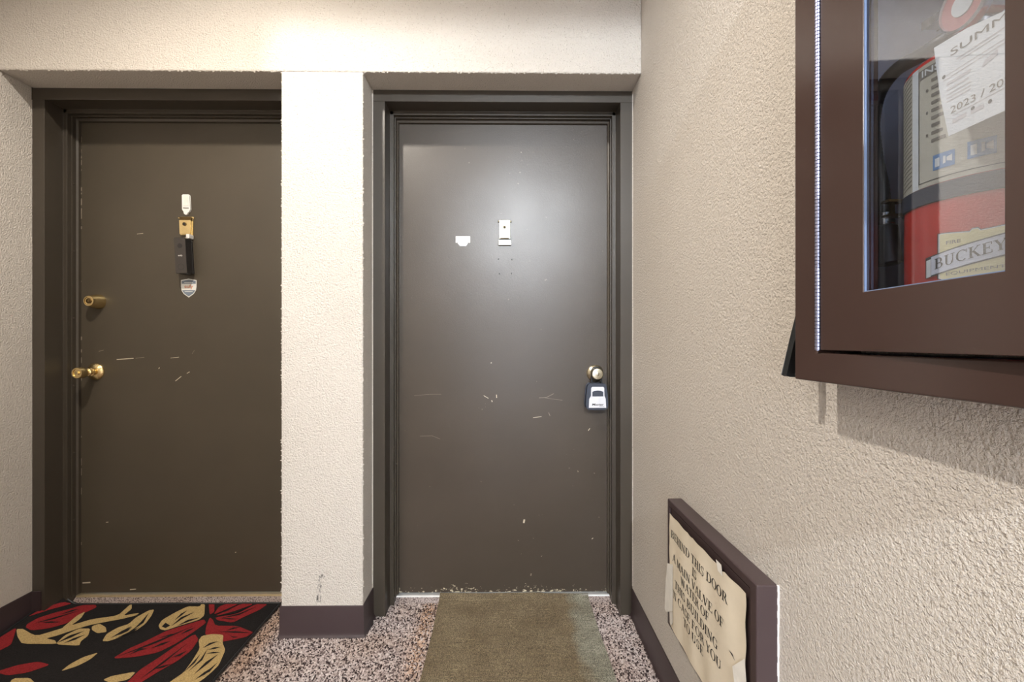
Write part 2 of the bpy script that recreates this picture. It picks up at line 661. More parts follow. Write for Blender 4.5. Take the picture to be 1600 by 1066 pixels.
# carpet loops
rs = np.random.default_rng(5)
sp = .0052
gx, gy = np.meshgrid(np.arange(XL + .006, XR - .006, sp), np.arange(1.02, 1.918, sp))
px = (gx + rs.uniform(-.0018, .0018, gx.shape)).ravel()
py = (gy + rs.uniform(-.0018, .0018, gy.shape)).ravel()
keep = ~((px > PX0 - .012) & (px < PX1 + .012) & (py > YO - .012))
for a, b in ((XL, XL + .052), (PX0 - .052, PX0), (PX1, PX1 + .052), (XR - .052, XR)):
    keep &= ~((px > a) & (px < b) & (py > YF - .003))
keep &= ~((px > -.27) & (px < .335) & (py > 1.05))
keep &= ~((px > -1.83) & (px < -.95) & (py > 1.32) & (py < 1.87))
px, py = px[keep], py[keep]
n = len(px)
w = rs.uniform(.0026, .0036, n)
h = rs.uniform(.0030, .0058, n)
ox, oy = rs.uniform(-.0014, .0014, (2, n))
V = np.zeros((n, 5, 3))
for k, (sx, sy) in enumerate(((-1, -1), (1, -1), (1, 1), (-1, 1))):
    V[:, k, 0] = px + sx * w
    V[:, k, 1] = py + sy * w
V[:, 4, 0] = px + ox
V[:, 4, 1] = py + oy
V[:, 4, 2] = h
base = (np.arange(n) * 5)[:, None]
F = np.concatenate([base + np.array(q) for q in ((0, 1, 4), (1, 2, 4), (2, 3, 4), (3, 0, 4))], 0)
me = bpy.data.meshes.new('carpet_pile')
me.vertices.add(n * 5)
me.vertices.foreach_set('co', V.ravel())
me.loops.add(len(F) * 3)
me.loops.foreach_set('vertex_index', F.ravel().astype(np.int32))
me.polygons.add(len(F))
me.polygons.foreach_set('loop_start', np.arange(0, len(F) * 3, 3, dtype=np.int32))
me.update()
pal = np.array([(.035, .025, .026), (.16, .125, .12), (.36, .30, .285), (.50, .43, .41), (.58, .52, .50)])
pick = rs.choice(5, n, p=[.19, .17, .26, .24, .14])
cc = np.ones((n, 5, 4))
cc[:, :, :3] = (pal[pick] * rs.uniform(.85, 1.15, (n, 1)))[:, None, :]
rust = np.exp(-((px + .315) / .035) ** 2) * np.clip((py - 1.42) / .1, 0, 1) * (rs.random(n) < .75) + np.exp(-((px + .90) / .045) ** 2) * np.clip((py - 1.45) / .1, 0, 1) * .8
rust += (py > 1.88) * (px < -.9) * .7
rust = np.clip(rust, 0, 1)[:, None, None]
cc[:, :, :3] *= (1 - rust) + rust * np.array((.97, .78, .60))
at = me.color_attributes.new('tuft', 'FLOAT_COLOR', 'POINT')
at.data.foreach_set('color', cc.ravel())
me.materials.append(M['carpet'])
o = bpy.data.objects.new('carpet_pile', me)
COL.objects.link(o)
tag(o, 'grey and pink speckled loop carpet covering the hall floor', 'carpet', kind='stuff')


# ------------------------------------------------------------------ the two doors
def make_door(name, x0, leaf_mat, zb, sill_mat, screws_z):
    """x0: outer left edge of the frame; frame 1.034 wide, opening between stops"""
    d = empty(name, (x0 + .517, YD, 0))
    tag(d, kind='structure')
    for s in (0, 1):
        X = (lambda a: x0 + a) if s == 0 else (lambda a: x0 + 1.034 - a)
        pr = [(.0005, YF), (.049, YF), (.049, YS), (.065, YS), (.065, 1.934), (.060, 1.934), (.060, 1.995), (.0005, 1.995)]
        MB().prism(pr, lambda a, b, q: (X(a), b, q), 0, 2.045).build('jamb', 'frame', d, bevel=.0016)
        ws = [(.0645, 1.903), (.0690, 1.903), (.0690, 1.920), (.0755, 1.924), (.0765, 1.934), (.0645, 1.934)]
        st = MB().prism(ws, lambda a, b, q: (X(a), b, q), zb, 2.028).build('weatherstrip', 'frame', d, bevel=.0006)
        for z in screws_z:
            MB().lathe([(.0034, 0), (.0034, .0010), (.002, .0024), (.0004, .0027)], (X(.0690), 1.911, z), (1 if s == 0 else -1, 0, 0), 8).build('screw', 'frame', st, smooth=True)
    hp = [(YF, 2.045), (YS, 2.045), (YS, 2.029), (1.934, 2.029), (1.934, 2.034), (1.995, 2.034), (1.995, 2.0908), (YF, 2.0908)]
    MB().prism(hp, lambda a, b, q: (x0 + q, a, b), .0005, 1.0335).build('head_jamb', 'frame', d, bevel=.0016)
    hw = [(1.903, 2.0295), (1.903, 2.024), (1.920, 2.024), (1.924, 2.015), (1.934, 2.013), (1.934, 2.0295)]
    st = MB().prism(hw, lambda a, b, q: (x0 + q, a, b), .066, .968).build('weatherstrip', 'frame', d, bevel=.0006)
    for k in range(4):
        MB().lathe([(.0032, 0), (.0032, .0010), (.002, .0022)], (x0 + .13 + k * .258, 1.911, 2.024), (0, 0, -1), 8).build('screw', 'brass_d', st, smooth=True)
    MB().box(x0 + .066, x0 + .968, YD, 1.980, zb, 2.031).build('door_leaf', leaf_mat, d, bevel=.0015)
    sl = [(1.9205, .0), (1.9205, zb - .014), (1.9245, zb - .006), (1.990, zb - .006), (1.990, 0)]
    MB().prism(sl, lambda a, b, q: (x0 + q, a, b), .066, .968).build('threshold', sill_mat, d, bevel=.001)
    return d


DL = make_door('door_1', XL, 'leaf_l', .034, 'brass_sill', [.35 + .2795 * k for k in range(6)])
DR = make_door('door_2', PX1, 'leaf_r', .026, 'alu', [.30 + .2795 * k for k in range(7)])
# caulk beside the right frame
for a, b in ((PX1, PX1 + .0028), (XR - .0022, XR)):
    MB().box(a, b, YF - .004, YF + .002, .118, 2.088).build('caulk_bead', 'wall', DR)


# hinge-side and scratch details of the doors (each a shallow gouge in the paint)
def scratch(d, pts, wdt, mat):
    m = MB()
    for i in range(len(pts) - 1):
        (ax, az), (bx, bz) = pts[i], pts[i + 1]
        L = math.hypot(bx - ax, bz - az)
        nx, nz = -(bz - az) / L * wdt / 2, (bx - ax) / L * wdt / 2
        y = YD - .0003
        m.add([(ax + nx, y, az + nz), (ax - nx, y, az - nz), (bx - nx, y, bz - nz), (bx + nx, y, bz + nz)], [(0, 1, 2, 3)])
    return m.build('scratch', mat, d)


for pts, wdt, mt in (
        ([(.135, .852), (.165, .853), (.198, .870)], .0016, 'scratch'), ([(.155, .853), (.200, .846), (.235, .842)], .0010, 'scratch'),
        ([(-.395, .862), (-.33, .868), (-.28, .868)], .0008, 'scratch'), ([(-.37, .690), (-.32, .692), (-.285, .678)], .0010, 'scratch'),
        ([(-.10, .862), (-.08, .850)], .0022, 'chip'), ([(-.066, .842), (-.064, .835)], .0035, 'chip'), ([(-.046, .866), (-.045, .852)], .003, 'chip'),
        ([(.110, .768), (.146, .772)], .0020, 'chip'), ([(.176, .790), (.182, .775)], .002, 'scratch'),
        ([(.345, .712), (.352, .722)], .003, 'chip'), ([(.070, .32), (.073, .335)], .007, 'chip'), ([(.36, .25), (.366, .255)], .0035, 'chip'),
        ([(.10, .095), (.102, .105)], .005, 'scratch'), ([(-.07, 1.00), (-.066, 1.002)], .003, 'chip')):
    scratch(DR, pts, wdt, mt)
for pts, wdt, mt in (
        ([(-1.645, 1.016), (-1.575, 1.021)], .0030, 'chip'), ([(-1.566, 1.021), (-1.530, 1.026)], .0018, 'scratch'),
        ([(-1.42, 1.022), (-1.385, 1.026)], .0020, 'chip'), ([(-1.40, .925), (-1.375, .945)], .0028, 'chip'), ([(-1.47, .977), (-1.466, .982)], .003, 'chip'),
        ([(-1.352, .957), (-1.34, .964)], .0025, 'chip'), ([(-1.788, .075), (-1.755, .077)], .005, 'chip'), ([(-1.59, .046), (-1.565, .048)], .004, 'chip'),
        ([(-1.56, 1.545), (-1.535, 1.548)], .0022, 'chip'), ([(-1.69, .330), (-1.68, .331)], .003, 'chip'), ([(-1.15, .20), (-1.145, .202)], .003, 'chip'),
        ([(-1.33, 1.040), (-1.32, 1.055)], .0012, 'scratch'), ([(-1.72, 1.05), (-1.70, 1.056)], .002, 'scratch')):
    scratch(DL, pts, wdt, mt)
# bare nicks along the lock edge of the left door
for k in range(26):
    z = .15 + 1.8 * rnd.random()
    scratch(DL, [(-1.7925, z), (-1.7920, z + rnd.uniform(.004, .03))], rnd.uniform(.002, .0045), 'scratch')
for q in ((-.0368, 1.4421), (.0203, 1.4412), (-.0328, 1.3804), (.0179, 1.3815)):
    MB().lathe([(.0028, 0), (.0018, .0009)], (q[0], YD, q[1]), (0, -1, 0), 8).build('screw_hole', 'ink', DR)


# locks
def knob_set(d, x, z, mat, rose_r, L, kr, stepped):
    rose = MB().lathe([(rose_r, 0), (rose_r, .003), (rose_r * .93, .007), (rose_r * .62, .012), (rose_r * .5, .014)], (x, YD, z), (0, -1, 0), 32).build('knob_rose', mat, d, smooth=True)
    if stepped:
        pr = [(.012, .010), (.012, .020), (.017, .022), (.017, .026), (.012, .028), (.012, .034), (.016, .036), (.016, .040), (.012, .043), (.013, .047),
              (kr * .8, .053), (kr, .060), (kr, L - .004), (kr * .92, L), (kr * .72, L), (kr * .70, L - .003)]
    else:
        pr = [(.013, .010), (.012, .026), (.018, .030), (kr * .96, .036), (kr, .044), (kr * .98, L - .008), (kr * .86, L - .001), (kr * .7, L)]
    kn = MB().lathe(pr, (x, YD, z), (0, -1, 0), 32).build('door_knob', mat, d, smooth=True)
    MB().lathe([(.0075, L - .005), (.0075, L + .0015), (.006, L + .0022)], (x, YD, z), (0, -1, 0), 20).build('lock_cylinder', mat, kn, smooth=True)
    MB().box(x - .0008, x + .0008, YD - L - .0026, YD - L, z - .0045, z + .0045).build('keyhole', 'ink', kn)
    return kn


knob_set(DL, -1.732, .965, 'brass', .036, .086, .0225, True)
knob_set(DR, .3735, .957, 'brass_p', .036, .062, .0255, False)
db = MB().lathe([(.031, 0), (.031, .004), (.027, .030), (.0215, .046), (.0205, .048), (.017, .048), (.016, .0455)], (-1.720, YD, 1.259), (0, -1, 0), 32).build('deadbolt', 'brass', DL, smooth=True)
MB().lathe([(.011, .044), (.011, .0475), (.009, .0485)], (-1.720, YD, 1.259), (0, -1, 0), 20).build('lock_cylinder', 'brass_d', db, smooth=True)
MB().box(-1.7208, -1.7192, YD - .0492, YD - .047, 1.2545, 1.2635).build('keyhole', 'brass', db)


# door knockers with a peephole
def knocker(d, xc, zt, zb, wd, mat, lower):
    k = MB().box(xc - wd / 2, xc + wd / 2, YD - .005, YD, zb, zt).build('knocker', mat, d, bevel=.0015)
    MB().box(xc - wd / 2 + .003, xc + wd / 2 - .003, YD - .013, YD - .004, zt - .017, zt - .003).build('knocker_nameplate', 'brass_d' if mat == 'brass' else mat, k, bevel=.002)
    fl = [(xc - wd * .40, zt - .019), (xc + wd * .40, zt - .019), (xc + wd * .36, zb + .004), (xc - wd * .36, zb + .004)]
    MB().prism(fl, lambda a, b, q: (a, q, b), YD - .016, YD - .005).build('knocker_flap', mat, k, bevel=.002)
    zc = zt - .034
    MB().lathe([(.0075, .015), (.0075, .0185), (.0055, .0185), (.0052, .0165)], (xc - .001, YD, zc), (0, -1, 0), 20).build('peephole_ring', 'brass_d', k, smooth=True)
    MB().lathe([(.0050, .016), (.0048, .0178), (.002, .0190)], (xc - .001, YD, zc), (0, -1, 0), 16).build('peephole_lens', 'ink', k, smooth=True)
    if lower:
        MB().box(xc - wd / 2 - .004, xc + wd / 2 + .004, YD - .010, YD, lower[1], lower[0]).build('knocker_striker', mat, k, bevel=.002)
    for sx in (-1, 1):
        MB().lathe([(.003, 0), (.003, .006)], (xc + sx * (wd / 2), YD - .006, zt - .006), (sx, 0, 0), 10).build('hinge_pin', mat, k)
    return k


knocker(DL, -1.3495, 1.6175, 1.540, .054, 'brass', None)
knocker(DR, -.0105, 1.6075, 1.5285, .046, 'brass_p', (1.5215, 1.500))

# ------------------------------------------------------------------ floor mats
RIB = .0070
y0, y1, x0, x1 = 1.00, 1.930, -.2805, .345
ys = []
y = y0
while y < y1:
    ys += [(y, .0090), (y + RIB * .25, .0112), (y + RIB * .60, .0112), (y + RIB * .85, .0090)]
    y += RIB
nx = 24
vs, fs = [], []
for yy, zz in ys:
    for i in range(nx + 1):
        fx = i / nx
        vs.append((x0 + (x1 - x0) * fx + .004 * math.sin(yy * 9 + (0 if i == 0 else 1)) * (1 if i in (0, nx) else 0), yy, zz + .0012 * math.sin(fx * 9 + yy * 14) + max(0, yy - 1.897) * (.52 if fx < .68 else .40)))
for j in range(len(ys) - 1):
    for i in range(nx):
        a = j * (nx + 1) + i
        fs.append((a, a + 1, a + nx + 2, a + nx + 1))
m = MB().add(vs, fs)
m.box(x0 + .001, x1 - .001, y0, 1.892, .0060, .0076)
tag(m.build('ribbed_mat', 'runner'), 'plain olive brown ribbed mat on the carpet before the door with the key box', 'mat')

RX0, RX1, RY0, RY1 = -1.855, -.936, 1.290, 1.890


def rug_z(x, y):
    sx = max(0, min(1, (-1.765 - x) / .075))
    sy = max(0, min(1, (y - 1.66) / .23))
    return .0110 + .036 * (sx * sx * (3 - 2 * sx)) * sy + .0008 * math.sin(x * 17) * math.sin(y * 21)


rug = empty('floral_rug', ((RX0 + RX1) / 2, (RY0 + RY1) / 2, .006))
tag(rug, 'black floral doormat with red leaves and cream flowers on the carpet', 'doormat')
nx, ny = 70, 44
vs = [(RX0 + (RX1 - RX0) * i / nx, RY0 + (RY1 - RY0) * j / ny, 0) for j in range(ny + 1) for i in range(nx + 1)]
top = [(x, y, rug_z(x, y)) for x, y, _ in vs]
bot = [(x, y, rug_z(x, y) - .0045) for x, y, _ in vs]
N = len(top)
fs = []
for j in range(ny):
    for i in range(nx):
        a = j * (nx + 1) + i
        fs += [(a, a + 1, a + nx + 2, a + nx + 1), (N + a, N + a + nx + 1, N + a + nx + 2, N + a + 1)]
edge = [i for i in range(nx + 1)] + [j * (nx + 1) + nx for j in range(1, ny + 1)] + [ny * (nx + 1) + i for i in range(nx - 1, -1, -1)] + [j * (nx + 1) for j in range(ny - 1, 0, -1)]
for k in range(len(edge)):
    a, b = edge[k], edge[(k + 1) % len(edge)]
    fs.append((a, N + a, N + b, b))
MB().add(top + bot, fs).build('rug_base', 'rug_k', rug, smooth=True)
rim = [(top[i][0], top[i][1], top[i][2]) for i in edge]
MB().tube(rim + [rim[0]], .0040, 6).build('edge_binding', 'rubber', rug, smooth=True)
RUG = {
'R':[
  [(-1.850,1.775),(-1.842,1.800),(-1.806,1.872),(-1.783,1.884),(-1.797,1.850),(-1.826,1.795)],
  [(-1.818,1.742),(-1.812,1.775),(-1.782,1.835),(-1.742,1.880),(-1.688,1.884),(-1.667,1.866),(-1.683,1.822),(-1.685,1.764),(-1.724,1.733),(-1.780,1.720),(-1.808,1.728)],
  [(-1.855,1.649),(-1.847,1.677),(-1.837,1.723),(-1.799,1.678),(-1.766,1.638),(-1.778,1.591)],
  [(-1.176,1.811),(-1.229,1.887),(-1.208,1.891),(-1.169,1.829)],
  [(-1.161,1.811),(-1.175,1.867),(-1.155,1.890),(-1.104,1.887),(-1.133,1.847)],
  [(-1.152,1.802),(-1.122,1.841),(-1.095,1.884),(-1.042,1.883),(-1.071,1.831)],
  [(-1.142,1.793),(-1.070,1.816),(-1.033,1.881),(-0.984,1.880),(-0.996,1.840),(-1.034,1.792),(-1.054,1.759),(-1.124,1.775)],
  [(-1.112,1.687),(-1.140,1.735),(-1.164,1.793),(-1.145,1.781),(-1.109,1.741),(-1.025,1.740),(-0.931,1.695),(-0.958,1.672),(-1.002,1.655),(-1.035,1.645),(-1.078,1.681)],
  [(-1.344,1.562),(-1.331,1.614),(-1.306,1.648),(-1.273,1.710),(-1.228,1.742),(-1.178,1.781),(-1.155,1.758),(-1.164,1.708),(-1.183,1.642),(-1.213,1.594),(-1.271,1.572)],
  [(-1.203,1.405),(-1.204,1.460),(-1.209,1.510),(-1.192,1.566),(-1.176,1.632),(-1.153,1.692),(-1.118,1.661),(-1.104,1.602),(-1.116,1.548),(-1.139,1.505),(-1.157,1.460),(-1.170,1.419)],
],
'C':[
  [(-1.829,1.715),(-1.807,1.720),(-1.726,1.688),(-1.690,1.719),(-1.653,1.752),(-1.614,1.786),(-1.534,1.809),(-1.547,1.877),(-1.545,1.899),(-1.515,1.851),(-1.512,1.808),(-1.462,1.826),(-1.462,1.808),(-1.500,1.785),(-1.532,1.773),(-1.591,1.746),(-1.621,1.719),(-1.652,1.687),(-1.677,1.672),(-1.633,1.661),(-1.607,1.641),(-1.732,1.643),(-1.791,1.683)],
  [(-1.611,1.639),(-1.625,1.687),(-1.609,1.727),(-1.567,1.727),(-1.537,1.686),(-1.535,1.655),(-1.519,1.631)],
  [(-1.573,1.740),(-1.560,1.757),(-1.515,1.734),(-1.488,1.706),(-1.516,1.699),(-1.553,1.718)],
  [(-1.459,1.655),(-1.479,1.696),(-1.470,1.733),(-1.447,1.755),(-1.452,1.796),(-1.438,1.842),(-1.421,1.847),(-1.400,1.807),(-1.384,1.755),(-1.387,1.716),(-1.411,1.679),(-1.436,1.654)],
  [(-1.325,1.743),(-1.338,1.777),(-1.323,1.825),(-1.302,1.868),(-1.253,1.868),(-1.258,1.891),(-1.244,1.887),(-1.193,1.805),(-1.195,1.776),(-1.242,1.742),(-1.276,1.713),(-1.302,1.721)],
  [(-1.115,1.656),(-1.119,1.681),(-1.085,1.692),(-1.044,1.686),(-1.019,1.640),(-0.985,1.601),(-0.962,1.529),(-0.965,1.495),(-0.973,1.463),(-0.999,1.418),(-1.079,1.418),(-1.069,1.458),(-1.055,1.496),(-1.066,1.556),(-1.081,1.611)],
  [(-1.675,1.725),(-1.694,1.810),(-1.686,1.837),(-1.662,1.792),(-1.656,1.741)],
  [(-1.290,1.466),(-1.277,1.482),(-1.214,1.502),(-1.208,1.466),(-1.250,1.450)],
],
'V':[
  [(-1.040,1.583),(-1.021,1.592),(-0.994,1.590),(-1.015,1.583)],
  [(-1.049,1.602),(-1.033,1.616),(-1.009,1.618),(-1.025,1.607)],
  [(-0.997,1.463),(-0.989,1.495),(-0.975,1.520),(-0.979,1.486)],
  [(-1.414,1.683),(-1.399,1.714),(-1.391,1.738),(-1.389,1.705)],
  [(-1.429,1.685),(-1.426,1.722),(-1.419,1.738),(-1.414,1.711)],
  [(-1.027,1.686),(-1.001,1.675),(-0.979,1.672),(-0.998,1.669)],
  [(-1.049,1.710),(-1.033,1.729),(-1.007,1.732),(-1.027,1.721)],
  [(-1.765,1.817),(-1.748,1.845),(-1.727,1.853),(-1.737,1.835)],
  [(-1.784,1.765),(-1.757,1.773),(-1.719,1.770),(-1.748,1.764)],
  [(-1.147,1.566),(-1.132,1.584),(-1.117,1.602),(-1.123,1.575)],
  [(-1.167,1.510),(-1.149,1.526),(-1.125,1.535),(-1.139,1.518)],
  [(-1.203,1.688),(-1.195,1.714),(-1.176,1.727),(-1.185,1.705)],
  [(-1.269,1.668),(-1.239,1.691),(-1.221,1.693),(-1.233,1.683)],
  [(-1.253,1.613),(-1.236,1.642),(-1.211,1.652),(-1.226,1.632)],
  [(-1.303,1.581),(-1.292,1.614),(-1.266,1.613),(-1.283,1.602)],
  [(-1.117,1.786),(-1.081,1.786),(-1.049,1.780),(-1.076,1.778)],
  [(-1.145,1.799),(-1.093,1.831),(-1.037,1.881),(-1.080,1.818)],
  [(-1.152,1.808),(-1.132,1.846),(-1.103,1.884),(-1.120,1.836)],
  [(-1.800,1.754),(-1.769,1.799),(-1.711,1.845),(-1.759,1.790)],
  [(-1.122,1.783),(-1.063,1.816),(-1.017,1.865),(-1.057,1.806)],
  [(-1.072,1.704),(-1.013,1.707),(-0.945,1.696),(-1.007,1.697)],
  [(-1.334,1.572),(-1.264,1.653),(-1.186,1.741),(-1.256,1.642)],
  [(-1.173,1.465),(-1.162,1.544),(-1.144,1.641),(-1.153,1.539)],
  [(-1.308,1.737),(-1.311,1.760),(-1.280,1.742),(-1.286,1.726)],
  [(-1.273,1.737),(-1.276,1.794),(-1.246,1.830),(-1.264,1.782)],
  [(-1.252,1.737),(-1.238,1.776),(-1.200,1.793),(-1.226,1.764)],
  [(-1.287,1.771),(-1.293,1.818),(-1.283,1.840),(-1.282,1.808)],
  [(-1.443,1.669),(-1.438,1.711),(-1.424,1.744),(-1.425,1.700)],
  [(-1.423,1.669),(-1.406,1.706),(-1.402,1.761),(-1.394,1.695)],
  [(-1.401,1.716),(-1.411,1.772),(-1.425,1.826),(-1.395,1.760)],
  [(-1.612,1.646),(-1.605,1.687),(-1.575,1.713),(-1.589,1.674)],
  [(-1.586,1.643),(-1.576,1.671),(-1.552,1.691),(-1.563,1.661)],
  [(-1.043,1.496),(-1.041,1.556),(-1.052,1.611),(-1.032,1.551)],
  [(-1.016,1.483),(-1.014,1.542),(-0.996,1.582),(-1.002,1.533)],
  [(-0.993,1.475),(-0.982,1.504),(-0.973,1.542),(-0.972,1.497)],
  [(-1.072,1.611),(-1.065,1.640),(-1.038,1.650),(-1.055,1.631)],
  [(-1.055,1.496),(-1.057,1.547),(-1.059,1.583),(-1.048,1.538)],
],
}


def chaikin(p, it=2):
    for _ in range(it):
        q = []
        for i in range(len(p)):
            (ax, ay), (bx, by) = p[i], p[(i + 1) % len(p)]
            q += [(.86 * ax + .14 * bx, .86 * ay + .14 * by), (.14 * ax + .86 * bx, .14 * ay + .86 * by)]
        p = q
    return p


def clamp_rug(x, y):
    return (min(max(x, RX0 + .006), RX1 - .010), min(max(y, RY0 + .010), RY1 - .006))


def tri_mesh(poly):
    """triangulated flat polygon, subdivided enough to follow the rug"""
    import bmesh
    bm = bmesh.new()
    bm.faces.new([bm.verts.new((x, y, 0)) for x, y in poly])
    bmesh.ops.triangulate(bm, faces=bm.faces[:])
    for _ in range(2):
        long = [e for e in bm.edges if e.calc_length() > .035]
        if long:
            bmesh.ops.subdivide_edges(bm, edges=long, cuts=1)
            bmesh.ops.triangulate(bm, faces=bm.faces[:])
    bm.verts.index_update()
    out = [v.co[:2] for v in bm.verts], [tuple(v.index for v in f.verts) for f in bm.faces]
    bm.free()
    return out


def motif(name, poly, mat, dz, it=1):
    p = chaikin(poly, it)
    q = []
    for a in p:
        a = clamp_rug(*a)
        if not q or math.dist(a, q[-1]) > .0005:
            q.append(a)
    if math.dist(q[0], q[-1]) < .0005:
        q.pop()
    v, f = tri_mesh(q)
    MB().add([(x, y, rug_z(x, y) + dz) for x, y in v], f).build(name, mat, rug, smooth=True)


for p in RUG['R']:
    motif('red_leaf', p, 'rug_r', .0012)
for p in RUG['C']:
    motif('cream_flower', p, 'rug_c', .0016)
for p in RUG['V']:
    motif('dark_vein', p, 'rug_k', .0022, 0)
# the part of the pattern towards the camera, below the picture
for k, (cx, cy, a, L) in enumerate(((-1.70, 1.40, .5, .17), (-1.52, 1.44, 2.6, .15), (-1.35, 1.36, .9, .16), (-1.12, 1.36, 2.2, .14), (-1.60, 1.52, .2, .15), (-1.44, 1.55, 1.1, .10))):
    pl = [(cx + math.cos(a) * L * u - math.sin(a) * w * L, cy + math.sin(a) * L * u + math.cos(a) * w * L) for u, w in ((-.5, 0), (-.2, .16), (.15, .2), (.5, .02), (.2, -.17), (-.15, -.18))]
    motif('red_leaf' if k % 2 == 0 else 'cream_flower', pl, 'rug_r' if k % 2 == 0 else 'rug_c', .0009)

# ------------------------------------------------------------------ things on the left door
bell = empty('video_doorbell', (-1.343, YD, 1.373))
tag(bell, 'black video doorbell tilted on the left door beneath the brass knocker', 'doorbell')


def rrect(w, h, r, n=5):
    out = []
    for cx, cy, a0 in ((w / 2 - r, h / 2 - r, 0), (-w / 2 + r, h / 2 - r, 90), (-w / 2 + r, -h / 2 + r, 180), (w / 2 - r, -h / 2 + r, 270)):
        for k in range(n + 1):
            a = math.radians(a0 + 90 * k / n)
            out.append((cx + r * math.cos(a), cy + r * math.sin(a)))
    return out


def BP(a, b, y):
    return (-1.3435 + a - b * .060, y, 1.4457 + b + a * .010)


MB().prism(rrect(.046, .146, .004), lambda a, b, q: BP(a, b, q), 1.887, 1.921).build('bell_body', 'plastic_k', bell, bevel=.0012)
MB().prism(rrect(.044, .143, .004), lambda a, b, q: BP(a, b, q), 1.8850, 1.8872).build('bell_face', 'plastic_d', bell, bevel=.0006)
MB().prism(rrect(.040, .138, .004), lambda a, b, q: BP(a, b, q), 1.921, YD).build('bell_mount', 'plastic_k', bell)
ring = MB()
for k in range(28):
    a0, a1 = 2 * math.pi * k / 28, 2 * math.pi * (k + 1) / 28
    ring.add([BP(.0125 * math.cos(a0), -.0465 + .0125 * math.sin(a0), 1.8846), BP(.0125 * math.cos(a1), -.0465 + .0125 * math.sin(a1), 1.8846),
              BP(.0110 * math.cos(a1), -.0465 + .0110 * math.sin(a1), 1.8846), BP(.0110 * math.cos(a0), -.0465 + .0110 * math.sin(a0), 1.8846)], [(0, 1, 2, 3)])
ring.build('bell_button', 'plastic_k', bell)
c = BP(0, .040, 1.8852)
MB().lathe([(.010, 0), (.010, .0006), (.006, .0008)], c, (0, -1, 0), 24).build('camera_lens', 'plastic_k', bell, smooth=True)
text_on(MB(), 'eufy', lambda a, b: BP(a, b, 1.8845), -.009, .009, -.0045, .0035, .01).build('lettering', 'white', bell)
c = BP(.0045, .0728, 1.888)
MB().box(-1.336, -1.322, 1.905, 1.9345, 1.521, 1.5395).build('mount_clip', 'white', bell, bevel=.003)
MB().box(-1.352, -1.334, 1.912, 1.9345, 1.5195, 1.527).build('mount_clip', 'brass_p', bell, bevel=.002)

st = empty('plastic_strap', (-1.351, YD, 1.6255))
tag(st, 'narrow white plastic strap on the left door above the brass knocker', 'strap')
pl = [(-1.3674, 1.706), (-1.363, 1.7100), (-1.341, 1.7100), (-1.3373, 1.706), (-1.3345, 1.648), (-1.339, 1.6375), (-1.3445, 1.636), (-1.345, 1.630), (-1.352, 1.6258), (-1.3585, 1.630), (-1.361, 1.640), (-1.3665, 1.648)]
MB().prism(pl, lambda a, b, q: (a, q, b), 1.928, YD).build('strap_body', 'white', st, bevel=.001)
MB().prism([(-1.361, 1.7035), (-1.343, 1.7035), (-1.3405, 1.664), (-1.3605, 1.664)], lambda a, b, q: (a, q, b), 1.9265, 1.9285).build('strap_panel', 'tape', st, bevel=.0008)
MB().box(-1.3625, -1.3395, 1.9262, 1.9285, 1.6525, 1.6550).build('strap_rib', 'ink_b', st)

sh = empty('security_sticker', (-1.3436, YD, 1.278))
tag(sh, 'shield shaped white and grey security sticker under the video doorbell', 'sticker')


def shield(s):
    cx, cz = -1.3436, 1.3175
    p = [(-.0325, .0335), (0, .0395), (.0325, .0335), (.0325, .006), (.0300, -.010), (.0205, -.025), (0, -.0395), (-.0205, -.025), (-.0300, -.010), (-.0325, .006)]
    return [(cx + a * s, cz + b * s) for a, b in p]


XZ = lambda a, b, q: (a, q, b)
MB().prism(shield(1), XZ, YD - .0010, YD).build('sticker_base', 'label_w', sh)
s9 = shield(.90)
MB().prism([s9[0], s9[1], s9[2], (s9[2][0], 1.3355), (s9[0][0], 1.3355)], XZ, YD - .0014, YD - .0008).build('sticker_band', 'grey_b', sh)
MB().prism([(-1.3715, 1.3085), (-1.3157, 1.3085), s9[5], s9[6], s9[7]], XZ, YD - .0014, YD - .0008).build('sticker_band', 'grey_b', sh)
MB().box(-1.362, -1.325, YD - .0017, YD - .0012, 1.3395, 1.3420).build('faint_print', 'label_w', sh)
text_on(MB(), 'eufy', lambda a, b: (a, YD - .0014, b), -1.361, -1.325, 1.3125, 1.3325, .012).build('lettering', 'ink_o', sh)
MB().box(-1.360, -1.327, YD - .0017, YD - .0012, 1.3012, 1.3036).build('faint_print', 'label_w', sh)

# ------------------------------------------------------------------ things on the right door
sk = empty('unit_sticker', (-.1883, YD, 1.497))
tag(sk, 'small white unit label sticker beside the knocker on the right door', 'sticker')
MB().box(-.219, -.1577, YD - .0012, YD, 1.5115, 1.5385).build('sticker_base', 'white', sk)
MB().prism([(-.212, 1.5115), (-.166, 1.5115), (-.1745, 1.498), (-.2005, 1.498)], XZ, YD - .0012, YD).build('sticker_tab', 'silver', sk)
MB().prism([(-.214, 1.5122), (-.1635, 1.5122), (-.1645, 1.5108), (-.213, 1.5108)], XZ, YD - .0016, YD).build('sticker_line', 'ink_b', sk)
MB().box(-.204, -.174, YD - .0015, YD - .001, 1.519, 1.5215).build('faint_print', 'ink_f', sk)
MB().box(-.200, -.178, YD - .0015, YD - .001, 1.5265, 1.530).build('faint_print', 'ink_f', sk)

